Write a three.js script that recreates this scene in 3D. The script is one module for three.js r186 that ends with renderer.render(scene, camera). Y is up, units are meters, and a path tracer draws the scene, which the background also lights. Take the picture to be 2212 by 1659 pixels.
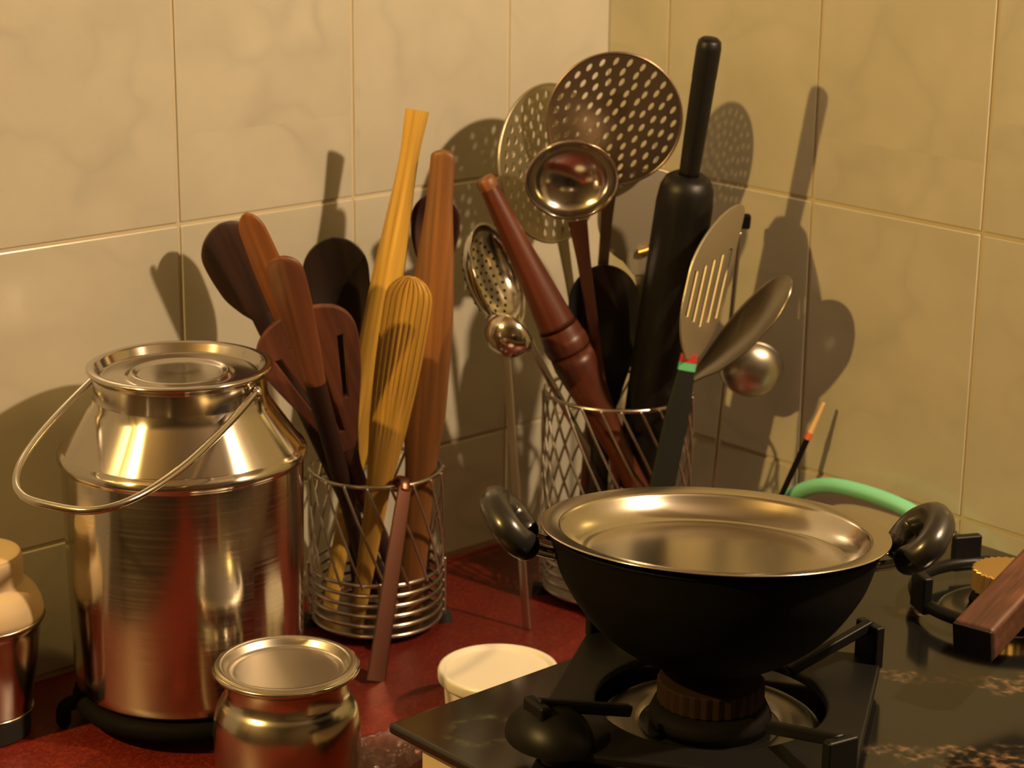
import * as THREE from 'three';
import { ImprovedNoise } from 'three/addons/math/ImprovedNoise.js';
import { mergeGeometries } from 'three/addons/utils/BufferGeometryUtils.js';
import { RoundedBoxGeometry } from 'three/addons/geometries/RoundedBoxGeometry.js';

// ---------------------------------------------------------------- camera, light, exposure
const scene = new THREE.Scene();
scene.background = new THREE.Color(0x000000);
const camera = new THREE.PerspectiveCamera(20.645, 2212 / 1659, 0.05, 20);
camera.position.set(-1.457, 0.7352, 1.4838);
camera.rotation.order = 'YXZ';
camera.rotation.set(-0.28017, -0.73259, 0.01078);
camera.focus = 1.45; camera.userData.fStop = 11;                          // the photograph is slightly out of focus throughout
scene.add(camera);
const renderer = new THREE.WebGLRenderer({ antialias: true });
renderer.toneMapping = THREE.LinearToneMapping;
renderer.toneMappingExposure = 1.0;
renderer.shadowMap.enabled = true;
const WHITE_LAMP = { at: [-0.055, 1.08, 1.18], color: [1, 0.70, 0.40], power: 6.0, radius: 0.024 };
const YELLOW_LAMP = { at: [-1.90, 1.24, 0.18], color: [1, 0.63, 0.19], power: 8.2, radius: 0.024 };

// ---------------------------------------------------------------- helpers
const V = (x, y, z) => new THREE.Vector3(x, y, z);
const M3 = (a) => V(a[0] / 1000, a[1] / 1000, a[2] / 1000);           // millimetres to a point
let seed = 7;
const rnd = () => { seed = (seed * 1664525 + 1013904223) >>> 0; return seed / 4294967296; };
const names = {};
function numbered(n) { names[n] = (names[n] ?? -1) + 1; return names[n] ? `${n}_${String(names[n]).padStart(3, '0')}` : n; }
function finish(m) { m.castShadow = true; m.receiveShadow = true; return m; }
function part(parent, name, geometry, material, label) {
  const m = finish(new THREE.Mesh(geometry, material)); m.name = name; parent.add(m);
  if (label) m.userData.label = label;
  return m;
}
function thing(name, label, category, at = V(0, 0, 0), group) {
  const g = new THREE.Group(); g.name = numbered(name); g.position.copy(at);
  g.userData = { label, category }; if (group) g.userData.group = group;
  scene.add(g); return g;
}
// a thing that leans: local y runs from its foot to its tip, local z is the face turned to `face`
function leaning(name, label, category, foot, tip, face, group) {
  const g = thing(name, label, category, foot, group);
  const y = tip.clone().sub(foot).normalize();
  const z = face.clone().addScaledVector(y, -face.dot(y)).normalize();
  const x = y.clone().cross(z);
  g.quaternion.setFromRotationMatrix(new THREE.Matrix4().makeBasis(x, y, z));
  return [g, tip.distanceTo(foot)];
}
const R = V(0.743, 0, 0.669), T = V(-0.669, 0, 0.743), UP = V(0, 1, 0);   // along the corner's front, out of the corner
const dir = (r, t, y) => V(0, 0, 0).addScaledVector(R, r).addScaledVector(T, t).addScaledVector(UP, y);
const local = (o, r, t, y) => o.clone().add(dir(r / 1000, t / 1000, y / 1000));
const clamp = (x, a, b) => Math.min(b, Math.max(a, x));
function key(ks, t) {                                                  // monotone cubic through [t, value] pairs
  if (typeof ks === 'number') return ks;
  const n = ks.length;
  if (t <= ks[0][0]) return ks[0][1];
  if (t >= ks[n - 1][0]) return ks[n - 1][1];
  let i = 1; while (t > ks[i][0]) i++;
  const slope = (k) => (ks[k][1] - ks[k - 1][1]) / (ks[k][0] - ks[k - 1][0]);
  const tangent = (k) => { if (k === 0) return slope(1); if (k === n - 1) return slope(n - 1); const a = slope(k), b = slope(k + 1); return a * b <= 0 ? 0 : 2 * a * b / (a + b); };
  const h = ks[i][0] - ks[i - 1][0], q = (t - ks[i - 1][0]) / h, a = ks[i - 1][1], b = ks[i][1], m = tangent(i - 1) * h, p = tangent(i) * h;
  return (2 * q ** 3 - 3 * q * q + 1) * a + (q ** 3 - 2 * q * q + q) * m + (-2 * q ** 3 + 3 * q * q) * b + (q ** 3 - q * q) * p;
}
function grainUV(g, su = 12, sv = 1.7) {                                 // uv from local position, grain along local y
  const p = g.attributes.position, uv = new Float32Array(p.count * 2);
  for (let i = 0; i < p.count; i++) { uv[2 * i] = (p.getX(i) + 0.6 * p.getZ(i)) * su; uv[2 * i + 1] = p.getY(i) * sv; }
  g.setAttribute('uv', new THREE.BufferAttribute(uv, 2)); return g;
}
// a solid sheet along local y: half width w, thickness th, centre offset zc and dish depth, all keyed along y
function loft({ y0, y1, w, th, zc = 0, xc = 0, dish = 0, round = 0.9, nu = 14, nv = 48, ridges = 0, ridgeDepth = 0, tip = 0 }) {
  const pos = [], idx = [], ring = 2 * (nu + 1);
  for (let j = 0; j <= nv; j++) {
    const s = (1 - Math.cos(Math.PI * j / nv)) / 2;
    const y = y0 + (y1 - y0) * s, f = tip ? clamp((y - y1 + tip) / tip, 0, 1) : 0, hw = key(w, y) * Math.sqrt(Math.max(0.0009, 1 - f * f)), t = key(th, y) * (1 - 0.45 * f ** 4), z0 = key(zc, y), dd = key(dish, y), x0 = key(xc, y);
    for (let k = 0; k < ring; k++) {
      const front = k <= nu, i = front ? k : ring - 1 - k, u = -1 + 2 * i / nu;
      const tt = t * Math.sqrt(Math.max(0.02, 1 - round * u * u)) / 2;
      let z = z0 + dd * (u * u - 1) + (front ? tt : -tt);
      if (ridges && front) z -= key(ridgeDepth, y) * Math.pow(Math.abs(Math.cos(u * ridges * Math.PI / 2)), 6);
      pos.push(x0 + u * hw, y, z);
    }
  }
  for (let j = 0; j < nv; j++) for (let k = 0; k < ring; k++) {
    const a = j * ring + k, b = j * ring + (k + 1) % ring, c = a + ring, d = b + ring;
    idx.push(a, b, d, a, d, c);
  }
  for (const [row, flip] of [[0, true], [nv, false]]) for (let i = 0; i < nu; i++) {
    const o = pos.length / 3;                                          // end caps keep their own vertices, so that the edge stays crisp
    for (const v of [i, i + 1, ring - 2 - i, ring - 1 - i]) pos.push(...pos.slice((row * ring + v) * 3, (row * ring + v) * 3 + 3));
    const a = o, b = o + 1, c = o + 2, d = o + 3;
    flip ? idx.push(a, c, b, a, d, c) : idx.push(a, b, c, a, c, d);
  }
  const g = new THREE.BufferGeometry();
  g.setAttribute('position', new THREE.Float32BufferAttribute(pos, 3)); g.setIndex(idx); g.computeVertexNormals();
  return grainUV(g);
}
function lathe(pts, seg = 64) { return new THREE.LatheGeometry(smoothProfile(pts), seg); }
function smoothProfile(pts) { return pts.map((p) => new THREE.Vector2(Math.max(p[0], 1e-5) / 1000, p[1] / 1000)); }
function roundProfile(pts, n = 5) {                                    // a Catmull-Rom through millimetre profile points
  const c = new THREE.SplineCurve(pts.map((p) => new THREE.Vector2(p[0], p[1])));
  return c.getPoints(pts.length * n).map((p) => [Math.max(p.x, 0), p.y]);
}
function tube(points, r, seg = 40, rs = 10, closed = false) {
  return new THREE.TubeGeometry(new THREE.CatmullRomCurve3(points, closed, 'catmullrom', 0.5), seg, r, rs, closed);
}
function capped(points, r, seg = 40, rs = 10) {                        // a tube with rounded ends
  const c = new THREE.CatmullRomCurve3(points, false, 'catmullrom', 0.5), a = c.getPoint(0), b = c.getPoint(1);
  const g = [new THREE.TubeGeometry(c, seg, r, rs, false)];
  for (const p of [a, b]) { const s = new THREE.SphereGeometry(r, rs, 8); s.translate(p.x, p.y, p.z); g.push(s); }
  return mergeGeometries(g.map((x) => { const y = x.toNonIndexed(); return y; }));
}
function ring(r, y, wire, seg = 72, rs = 8) { const g = new THREE.TorusGeometry(r, wire, rs, seg); g.rotateX(Math.PI / 2); g.translate(0, y, 0); return g; }
function plate(shape, depth, bevel = 0.001, cs = 16) {
  const g = new THREE.ExtrudeGeometry(shape, { depth: Math.max(depth - 2 * bevel, 1e-4), bevelEnabled: bevel > 0, bevelThickness: bevel, bevelSize: bevel, bevelOffset: -bevel, bevelSegments: 2, curveSegments: cs });
  g.translate(0, 0, -depth / 2 + bevel); return g;
}
function roundRect(w, h, r) {
  const s = new THREE.Shape(), x = -w / 2, y = -h / 2;
  s.moveTo(x + r, y); s.lineTo(x + w - r, y); s.absarc(x + w - r, y + r, r, -Math.PI / 2, 0); s.lineTo(x + w, y + h - r);
  s.absarc(x + w - r, y + h - r, r, 0, Math.PI / 2); s.lineTo(x + r, y + h); s.absarc(x + r, y + h - r, r, Math.PI / 2, Math.PI);
  s.lineTo(x, y + r); s.absarc(x + r, y + r, r, Math.PI, 1.5 * Math.PI); return s;
}

// ---------------------------------------------------------------- materials
const N = new ImprovedNoise();
const fbm = (x, y, z, o = 4) => { let s = 0, a = 0.5, f = 1; for (let i = 0; i < o; i++) { s += a * N.noise(x * f, y * f, z + i * 7.3); a *= 0.5; f *= 2; } return s; };
function texture(w, h, fn, srgb = true) {
  const d = new Uint8Array(w * h * 4);
  for (let j = 0; j < h; j++) for (let i = 0; i < w; i++) {
    const c = fn(i / w, j / h), o = (j * w + i) * 4;
    d[o] = clamp(c[0], 0, 1) * 255; d[o + 1] = clamp(c[1], 0, 1) * 255; d[o + 2] = clamp(c[2], 0, 1) * 255; d[o + 3] = 255;
  }
  const t = new THREE.DataTexture(d, w, h); t.wrapS = t.wrapT = THREE.RepeatWrapping; t.magFilter = THREE.LinearFilter; t.minFilter = THREE.LinearFilter;
  if (srgb) t.colorSpace = THREE.SRGBColorSpace; t.needsUpdate = true; return t;
}
const blend = (a, b, t) => a.map((v, i) => v + (b[i] - v) * t);
// glazed ceramic with soft grey-green marbling; the texture covers 0.8 m
const marble = texture(1024, 1024, (u, v) => {
  const x = u * 0.8, y = v * 0.8, wx = x + 0.03 * fbm(x * 9, y * 9, 1.5), wy = y + 0.03 * fbm(x * 9, y * 9, 8.5);
  const d1 = Math.abs(fbm(wx * 7 + wy * 5, wy * 7 - wx * 4, 3.1, 3)), vein = Math.pow(clamp(1 - d1 * 7, 0, 1), 1.6) * clamp(0.45 + 1.6 * fbm(x * 8, y * 8, 12, 2), 0, 1);
  const cloud = clamp(0.5 + 1.1 * fbm(x * 10, y * 10, 21, 4), 0, 1), fine = 0.5 + 0.6 * fbm(x * 60, y * 60, 5, 3);
  let c = blend([0.875, 0.85, 0.79], [0.82, 0.80, 0.735], cloud);
  c = blend(c, [0.69, 0.69, 0.65], 0.38 * vein);
  return blend(c, [0.76, 0.745, 0.69], 0.16 * clamp(fine, 0, 1));
});
const grain = texture(256, 1024, (u, v) => {
  const g = 0.5 + 0.9 * fbm(u * 14, v * 2.2, 4, 4), f = 0.5 + 0.5 * fbm(u * 70, v * 4, 9, 2), p = fbm(u * 3, v * 3, 17, 3);
  const k = clamp(0.80 + 0.30 * (g - 0.5) + 0.16 * (f - 0.5) + 0.3 * p, 0.35, 1); return [k, k * 0.985, k * 0.96];
});
const worn = texture(256, 512, (u, v) => {                             // mottled wear on the dark wooden tools
  const p = clamp(0.5 + 1.5 * fbm(u * 5, v * 5, 31, 4), 0, 1), g = 0.5 + 0.8 * fbm(u * 18, v * 2.5, 40, 3); const k = clamp(0.5 + 0.35 * p + 0.25 * (g - 0.5), 0.2, 1); return [k, k * 0.95, k * 0.9];
});
const redStone = texture(1024, 1024, (u, v) => {
  const a = fbm(u * 90, v * 90, 2, 3), b = fbm(u * 8, v * 8, 6, 4), s = N.noise(u * 260, v * 260, 3.3);
  let c = blend([0.57, 0.165, 0.115], [0.47, 0.12, 0.09], clamp(0.5 + 1.4 * b, 0, 1));
  c = blend(c, [0.36, 0.085, 0.065], clamp(0.4 + a * 1.5, 0, 0.6)); return s > 0.42 ? blend(c, [0.70, 0.36, 0.24], 0.6) : c;
});
const scratch = texture(512, 512, (u, v) => { const k = 0.5 + 0.35 * fbm(u * 2, v * 160, 3, 3) + 0.25 * fbm(u * 9, v * 9, 8, 3); return [k, k, k]; }, false);
const mat = (color, roughness, o = {}) => new THREE.MeshPhysicalMaterial({ color: new THREE.Color().setRGB(...color), roughness, metalness: 0, ...o });
const metal = (color, roughness, o = {}) => mat(color, roughness, { metalness: 1, ...o });
const wood = (color, roughness = 0.5, map = grain, o = {}) => mat(color.map((c) => c * 0.72), roughness, { map, ...o });
const rep = (t, x, y) => { const c = t.clone(); c.repeat.set(x, y); c.needsUpdate = true; return c; };
const M = {
  tile: mat([0.66, 0.66, 0.66], 0.22, { map: rep(marble, 1 / 0.8, 1 / 0.8) }),
  grout: mat([0.50, 0.43, 0.30], 0.85),
  plaster: mat([0.13, 0.10, 0.065], 0.9), ceiling: mat([0.15, 0.12, 0.09], 0.95), floor: mat([0.06, 0.045, 0.035], 0.6),
  counter: mat([0.62, 0.70, 0.70], 0.42, { map: rep(redStone, 2.5, 2.5) }),
  cabinet: wood([0.16, 0.08, 0.04], 0.6),
  steel: metal([0.66, 0.62, 0.55], 0.15), steelSoft: metal([0.60, 0.56, 0.49], 0.33),
  canBody: metal([0.60, 0.56, 0.50], 0.30, { anisotropy: 0.8, anisotropyRotation: Math.PI / 2, roughnessMap: rep(scratch, 2, 3) }),
  canTop: metal([0.64, 0.60, 0.54], 0.15, { anisotropy: 0.75, anisotropyRotation: Math.PI / 2 }),
  potBody: metal([0.62, 0.58, 0.50], 0.2),
  wire: metal([0.55, 0.50, 0.44], 0.25), darkSteel: metal([0.36, 0.32, 0.26], 0.3),
  pan: metal([0.70, 0.66, 0.58], 0.17),
  skimmerDark: metal([0.28, 0.21, 0.155], 0.34), skimmerGrey: metal([0.42, 0.38, 0.28], 0.36), turner: metal([0.54, 0.49, 0.38], 0.5),
  redReflectSteel: metal([0.24, 0.11, 0.08], 0.35),  // red reflection of the worktop put into the steel colour
  blackIron: mat([0.006, 0.0055, 0.005], 0.7, { specularIntensity: 0.1 }), bakelite: mat([0.014, 0.013, 0.012], 0.3, { clearcoat: 0.3, clearcoatRoughness: 0.2 }),
  enamel: mat([0.006, 0.006, 0.006], 0.42, { specularIntensity: 0.4 }), nylon: mat([0.010, 0.010, 0.010], 0.3), blackWood: wood([0.009, 0.008, 0.007], 0.45, grain, { specularIntensity: 0.6 }),
  rubber: mat([0.012, 0.012, 0.012], 0.7), handleBlack: mat([0.010, 0.012, 0.010], 0.5, { specularIntensity: 0.5 }),
  bamboo: wood([0.94, 0.58, 0.105], 0.38), bambooRaw: wood([0.72, 0.42, 0.070], 0.5), fanWood: wood([0.20, 0.060, 0.030], 0.55), tan: wood([0.42, 0.20, 0.045], 0.5),
  rust: wood([0.36, 0.145, 0.038], 0.5), orange: wood([0.38, 0.125, 0.030], 0.5), brown: wood([0.24, 0.075, 0.028], 0.5), maroon: wood([0.13, 0.032, 0.020], 0.55, worn),
  darkWood: wood([0.075, 0.024, 0.014], 0.55, worn), nearBlackWood: wood([0.030, 0.014, 0.009], 0.5, worn),  // second wood is a near-black brown under the same mottled map
  redPin: wood([0.15, 0.033, 0.015], 0.42), redPinEnd: wood([0.34, 0.13, 0.035], 0.5),
  plasticWhite: mat([0.72, 0.68, 0.60], 0.35), plasticLid: mat([0.74, 0.71, 0.64], 0.28, { transmission: 0.15, thickness: 0 }),
  beige: mat([0.52, 0.40, 0.25], 0.6), hose: mat([0.17, 0.52, 0.34], 0.45), panel: mat([0.55, 0.47, 0.33], 0.4),
  brass: metal([0.72, 0.50, 0.20], 0.42), shadedCap: mat([0.020, 0.010, 0.006], 0.8, { specularIntensity: 0.2 }), chrome: metal([0.26, 0.24, 0.21], 0.28),  // front cap colour darkened to carry the wok's shadow
  lighterTip: mat([0.62, 0.40, 0.17], 0.5), lighterRing: mat([0.55, 0.12, 0.06], 0.5), blockWood: wood([0.16, 0.058, 0.028], 0.55),
  film: mat([0.9, 0.86, 0.82], 0.12, { transmission: 0.9, thickness: 0, ior: 1.45 }),
  green: mat([0.10, 0.40, 0.22], 0.4), red: mat([0.40, 0.04, 0.03], 0.4),
};

// ---------------------------------------------------------------- the room
function box(name, size, at, material, parent, kind = 'structure') {
  const m = finish(new THREE.Mesh(new THREE.BoxGeometry(...size), material)); m.name = name; m.position.set(...at);
  if (!parent) { m.userData.kind = kind; scene.add(m); } else parent.add(m);
  return m;
}
const RX = -3.0, RZ = 3.0, Y0 = -0.87, Y1 = 1.75, TH = 0.12;
box('floor', [3.3, 0.1, 3.3], [RX / 2, Y0 - 0.05, RZ / 2], M.floor);
box('ceiling', [3.3, 0.1, 3.3], [RX / 2, Y1 + 0.05, RZ / 2], M.ceiling);
box('wall_back', [TH, Y1 - Y0, RZ + 2 * TH], [RX - TH / 2, (Y1 + Y0) / 2, RZ / 2], M.plaster);
box('wall_front', [-RX + 2 * TH, Y1 - Y0, TH], [RX / 2, (Y1 + Y0) / 2, RZ + TH / 2], M.plaster);
// tiles: 9 mm thick on a grout bed whose face is 1.4 mm behind theirs
const PITCH = 0.18535, ROW = 0.254, FIRST = 0.1166, JOINT = 0.0028, TILED = 0.8786;
function tiledWall(name, cut, length, first, place) {
  const wall = new THREE.Group(); wall.name = name; wall.userData.kind = 'structure'; scene.add(wall); place(wall);
  // wall local frame: x away from the corner, y up, z into the room
  const bed = box('grout_bed', [length, TILED + 0.03, 0.012], [length / 2, (TILED - 0.03) / 2, -0.0074], M.grout, wall);
  box('wall_core', [-RX + TH, Y1 - Y0, TH - 0.0134], [-RX / 2 , (Y1 + Y0) / 2, -0.0134 - (TH - 0.0134) / 2], M.plaster, wall);
  const rows = [[0.0015, FIRST], [FIRST, FIRST + ROW], [FIRST + ROW, FIRST + 2 * ROW], [FIRST + 2 * ROW, TILED]];
  const cols = [[first, cut]];
  for (let x = cut; x + PITCH <= length + 1e-6; x += PITCH) cols.push([x, x + PITCH]);
  for (const [y0, y1] of rows) for (const [x0, x1] of cols) {
    const w = x1 - x0 - JOINT, h = y1 - y0 - JOINT, g = plate(roundRect(w, h, 0.0012), 0.009, 0.0011, 2);
    const uv = g.attributes.uv, ou = rnd(), ov = rnd();
    for (let i = 0; i < uv.count; i++) uv.setXY(i, uv.getX(i) + ou, uv.getY(i) + ov);
    const t = part(wall, 'tile', g, M.tile);
    t.position.set((x0 + x1) / 2, (y0 + y1) / 2, -0.0045 + (rnd() - 0.5) * 0.0004);
    t.rotation.set((rnd() - 0.5) * 0.004, (rnd() - 0.5) * 0.004, 0);
  }
  return wall;
}
tiledWall('wall_left', 0.1302, 0.1302 + PITCH * 6, -0.0050, () => {});
tiledWall('wall_right', 0.0825, 0.0825 + PITCH * 7, -0.0008, (w) => { w.rotation.y = -Math.PI / 2; });
{ // the left wall runs towards -x: turn each piece about the corner
  const w = scene.getObjectByName('wall_left'); 
  for (const c of w.children) c.position.x *= -1;
}
const WT = thing('worktop', 'red speckled stone worktop running along both tiled walls in the corner', 'worktop', V(0, -0.04, 0));
part(WT, 'slab', new RoundedBoxGeometry(0.92, 0.04, 0.62, 3, 0.004).translate(-0.46, 0.02, 0.31), M.counter);
part(WT, 'slab', new RoundedBoxGeometry(0.70, 0.04, 1.5, 3, 0.004).translate(-0.35, 0.02, 0.6195 + 0.75), M.counter);
{
  for (const s of WT.children) { const p = s.geometry.attributes.position, uv = s.geometry.attributes.uv; for (let i = 0; i < uv.count; i++) uv.setXY(i, p.getX(i), p.getZ(i)); }
}
const CB = thing('base_cabinet', 'dark wooden base cabinet carrying the red worktop beneath both walls', 'cabinet', V(0, Y0, 0));
part(CB, 'carcass', new THREE.BoxGeometry(0.90, 0.828, 0.56).translate(-0.455, 0.414, 0.285), M.cabinet);
part(CB, 'carcass', new THREE.BoxGeometry(0.62, 0.828, 1.5).translate(-0.312, 0.414, 1.32), M.cabinet);

// ---------------------------------------------------------------- lamps (both outside the frame)
function lamp(name, label, spec, mount) {
  const p = V(...spec.at), g = thing(name, label, 'lamp', mount);
  const to = p.clone().sub(mount);
  part(g, 'wall_plate', new THREE.CylinderGeometry(0.045, 0.05, 0.012, 32).rotateX(mount.z < 0.02 ? Math.PI / 2 : 0).rotateZ(mount.z < 0.02 ? 0 : Math.PI / 2), M.plasticWhite);
  part(g, 'arm', tube([V(0, 0, 0), to.clone().multiplyScalar(0.5).add(V(0, 0.05, 0)), to.clone().add(V(0, 0.075, 0))], 0.006, 20), M.wire);
  part(g, 'socket', new THREE.CylinderGeometry(0.016, 0.018, 0.04, 24).translate(to.x, to.y + 0.05, to.z), M.bakelite);
  const glow = new THREE.MeshStandardMaterial({ color: 0x000000, emissive: new THREE.Color().setRGB(...spec.color), emissiveIntensity: 8 });
  const b = part(g, 'bulb', new THREE.SphereGeometry(0.03, 32, 20).translate(to.x, to.y, to.z), glow); b.castShadow = false;
  const l = new THREE.PointLight(new THREE.Color().setRGB(...spec.color), spec.power, 0, 2); l.position.copy(to).add(V(-0.33, 0.05, 0.1).sub(p).setLength(0.040));  // just in front of the glowing face
   l.castShadow = true; l.shadow.radius = spec.radius / 0.02; g.add(l);
}
lamp('wall_lamp', 'white bulb on a short arm on the right tiled wall', WHITE_LAMP, V(0.0, 1.11, 1.18));
lamp('wall_lamp', 'yellow bulb on a short arm on the left wall', YELLOW_LAMP, V(-1.90, 1.28, 0.0));

// ---------------------------------------------------------------- the milk can and its trivet
const CAN = V(-0.590, 0.028, 0.132);
{
  const t = thing('trivet', 'black iron ring trivet with short feet under the milk can', 'trivet', V(CAN.x, 0, CAN.z));
  part(t, 'hoop', new THREE.TorusGeometry(0.086, 0.0085, 12, 64).rotateX(Math.PI / 2).translate(0, 0.0194, 0), M.blackIron);
  part(t, 'hoop', new THREE.TorusGeometry(0.05, 0.005, 10, 48).rotateX(Math.PI / 2).translate(0, 0.0225, 0), M.blackIron);
  for (let k = 0; k < 4; k++) {
    const a = 0.35 + k * Math.PI / 2, c = Math.cos(a), s = Math.sin(a);
    part(t, 'leg', capped([V(c * 0.088, 0.022, s * 0.088), V(c * 0.102, 0.018, s * 0.102), V(c * 0.104, 0.0062, s * 0.104)], 0.006, 12), M.blackIron);
    part(t, 'spoke', capped([V(c * 0.052, 0.0215, s * 0.052), V(c * 0.084, 0.0215, s * 0.084)], 0.0045, 6), M.blackIron);
  }
  const g = thing('milk_can', 'large steel milk can with a recessed lid and a drooping wire bail', 'milk can', CAN);
  part(g, 'body', lathe([[0, 0], [80, 0], [88, 1.5], [91, 5], [92, 12], [94, 100], [95, 188], [96.8, 190], [97.8, 192.5], [97.8, 195], [96.6, 197.5], [94.5, 199], [93, 200.5]], 96), M.canBody);
  part(g, 'shoulder', lathe([[93.5, 199.5], [93, 201], [72, 232], [69.5, 236], [68.2, 241]], 96), M.canTop);
  part(g, 'neck', lathe([[68.4, 239], [67.8, 243], [67.4, 257], [68.5, 259], [71, 260.5], [72.3, 262.2], [72, 264.2], [70, 265], [67, 264]], 96), M.canTop);
  const lid = part(g, 'lid', lathe([[70, 264.6], [67.5, 265.4], [65, 263.5], [62.5, 258], [60, 256.4], [44, 256], [41, 256.6], [39, 259], [37, 259.6], [34.5, 258], [32, 257.2], [0, 257]], 96), M.canTop);
  for (const k of [-1, 1]) part(g, 'lug', new THREE.SphereGeometry(0.0062, 16, 10).translate(...dir(k * 0.0625, k * 0.0325, 0.251).toArray()), M.steel);
  const bail = [[63.5, 33.9, 252], [52, 72, 244], [41.1, 107.1, 238], [26.9, 144.9, 231], [13.6, 172.1, 226], [0.4, 191.4, 222], [-13, 203.4, 219], [-27.4, 208.1, 217], [-45, 204.6, 216], [-75.1, 187.7, 216], [-87.6, 173.6, 217], [-94.5, 155.8, 219], [-97.3, 133.4, 223], [-96.3, 105.8, 227], [-91.1, 71.9, 233], [-81, 27.9, 241], [-66, -30, 251]];
  part(g, 'bail', capped(bail.map(([r, t, y]) => dir(r / 1000, t / 1000, y / 1000)), 0.0029, 140, 10), M.steel);
}
{
  const g = thing('steel_pot', 'small steel pot with flat sunken lid in front of the milk can', 'pot', V(-0.6218, 0, 0.3106));
  part(g, 'body', lathe(roundProfile([[0, 0], [38, 0], [47, 3], [52, 16], [54, 36], [54.3, 58], [53.2, 71], [50, 79], [46.6, 84], [45.4, 89], [45.4, 95], [46.2, 100]]), 96), M.potBody);
  part(g, 'rim', lathe([[46.2, 99], [48, 101.5], [53, 103], [54.6, 105], [54.2, 107.2], [52, 108], [49, 107.2]], 96), M.steel);
  part(g, 'lid', lathe([[52.5, 107.9], [50.5, 109.4], [47.5, 109.6], [45.5, 108.2], [44, 104.5], [42, 103], [38, 102.8], [36, 103.4], [0, 103.2]], 96), M.steelSoft);
}
{
  const g = thing('canister', 'steel canister with beige domed cap at the left edge, partly out of frame', 'canister', V(-0.739, 0, 0.0625));
  part(g, 'foot', lathe([[0, 0], [34, 0], [36, 2], [36.5, 18], [37.5, 22], [0, 22]], 64), M.rubber);
  part(g, 'body', lathe(roundProfile([[0, 22], [36, 22], [38, 24], [41.5, 45], [45.5, 70], [47.5, 88], [49.5, 95], [49.5, 98], [48, 100]]), 80), M.potBody);
  part(g, 'band', ring(0.0498, 0.099, 0.0022, 80), M.darkSteel);
  part(g, 'cap', lathe(roundProfile([[50, 100], [51, 104], [49, 113], [44, 122], [38, 127], [36.5, 131], [37, 143], [36, 150], [31, 153], [0, 154]]), 64), M.beige);
}

// ---------------------------------------------------------------- wire holders
function wireHolder(label, at, r, h, rods, twist) {
  const g = thing('utensil_holder', label, 'utensil holder', at, 'wire utensil holders');
  part(g, 'rim', ring(r, h, 0.0020), M.wire);
  const low = 0.058;
  for (let k = 0; k < rods; k++) {
    const a0 = k / rods * Math.PI * 2, p = (s) => { const a = a0 + twist * s; return V(Math.cos(a) * (r + 0.0022), low - 0.002 + (h + 0.001 - low) * s, Math.sin(a) * (r + 0.0022)); };
    part(g, 'rod', capped([p(0), p(0.2), p(0.4), p(0.6), p(0.8), p(1)], 0.0013, 14, 6), M.wire);
  }
  for (let k = 0; k < 6; k++) part(g, 'hoop', ring(r, 0.010 + k * 0.0095, 0.0019), M.wire);
  part(g, 'floor_disc', lathe([[0, 8], [r * 1000 - 2, 8], [r * 1000 - 1, 9], [r * 1000 - 2, 10], [0, 10]], 48), M.darkSteel);
  for (let k = 0; k < 4; k++) {
    const a = 0.62 + k * Math.PI / 2, c = Math.cos(a), s = Math.sin(a);
    part(g, 'post', capped([V(c * (r + 0.0035), 0.006, s * (r + 0.0035)), V(c * (r + 0.0035), 0.060, s * (r + 0.0035))], 0.0017, 4, 8), M.wire);
    part(g, 'foot', new THREE.CylinderGeometry(0.0065, 0.0075, 0.009, 16).translate(c * (r + 0.003), 0.0045, s * (r + 0.003)), M.rubber);
  }
  return g;
}
const B1 = V(-0.3616, 0, 0.0875), B2 = V(-0.143, 0, 0.169);
wireHolder('shorter wire holder full of wooden spoons, beside the milk can', B1, 0.0575, 0.148, 18, 0.62);
wireHolder('taller wire holder full of steel and black tools, in the corner', B2, 0.067, 0.196, 24, 1.0);

// ---------------------------------------------------------------- wooden tools in the shorter holder
const G1 = 'wooden tools in the shorter wire holder', FACE = T.clone();
function flat(name, label, cat, foot, tip, face, group, pieces) {
  const [g, L] = leaning(name, label, cat, foot, tip, face, group);
  for (const [n, spec, m, lb] of pieces(L)) part(g, n, spec.isBufferGeometry ? spec : loft(spec), m, lb);
  return [g, L];
}
// dark flat spatula leaning to the wall
flat('wooden_spatula', 'broad dark brown wooden spatula leaning furthest left against the wall', 'spatula', local(B1, 6, -46, 15), M3([-494, 378, 50]), dir(0.25, 1, 0.2), G1, (L) => [
  ['blade', { y0: L - 0.092, y1: L, w: [[L - 0.092, 0.009], [L - 0.080, 0.016], [L - 0.060, 0.0235], [L - 0.03, 0.0265], [L, 0.024]], th: [[L - 0.092, 0.008], [L - 0.05, 0.006], [L, 0.005]], tip: 0.026 }, M.darkWood],
  ['handle', { y0: 0, y1: L - 0.090, w: [[0, 0.006], [0.2, 0.007], [L - 0.09, 0.009]], th: 0.009, round: 0.96 }, M.darkWood]]);
flat('wooden_stick', 'orange-brown wooden stick with pointed end in front of the broad dark spatula', 'stick', local(B1, 24, -32, 12), M3([-494, 393, 88]), dir(-0.2, 1, 0.1), G1, (L) => [
  ['handle', { y0: 0, y1: L, w: [[0, 0.005], [L - 0.16, 0.0105], [L - 0.06, 0.0130], [L, 0.0105]], th: [[0, 0.007], [L - 0.1, 0.009], [L, 0.006]], round: 0.9, tip: 0.018 }, M.orange]]);
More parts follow.
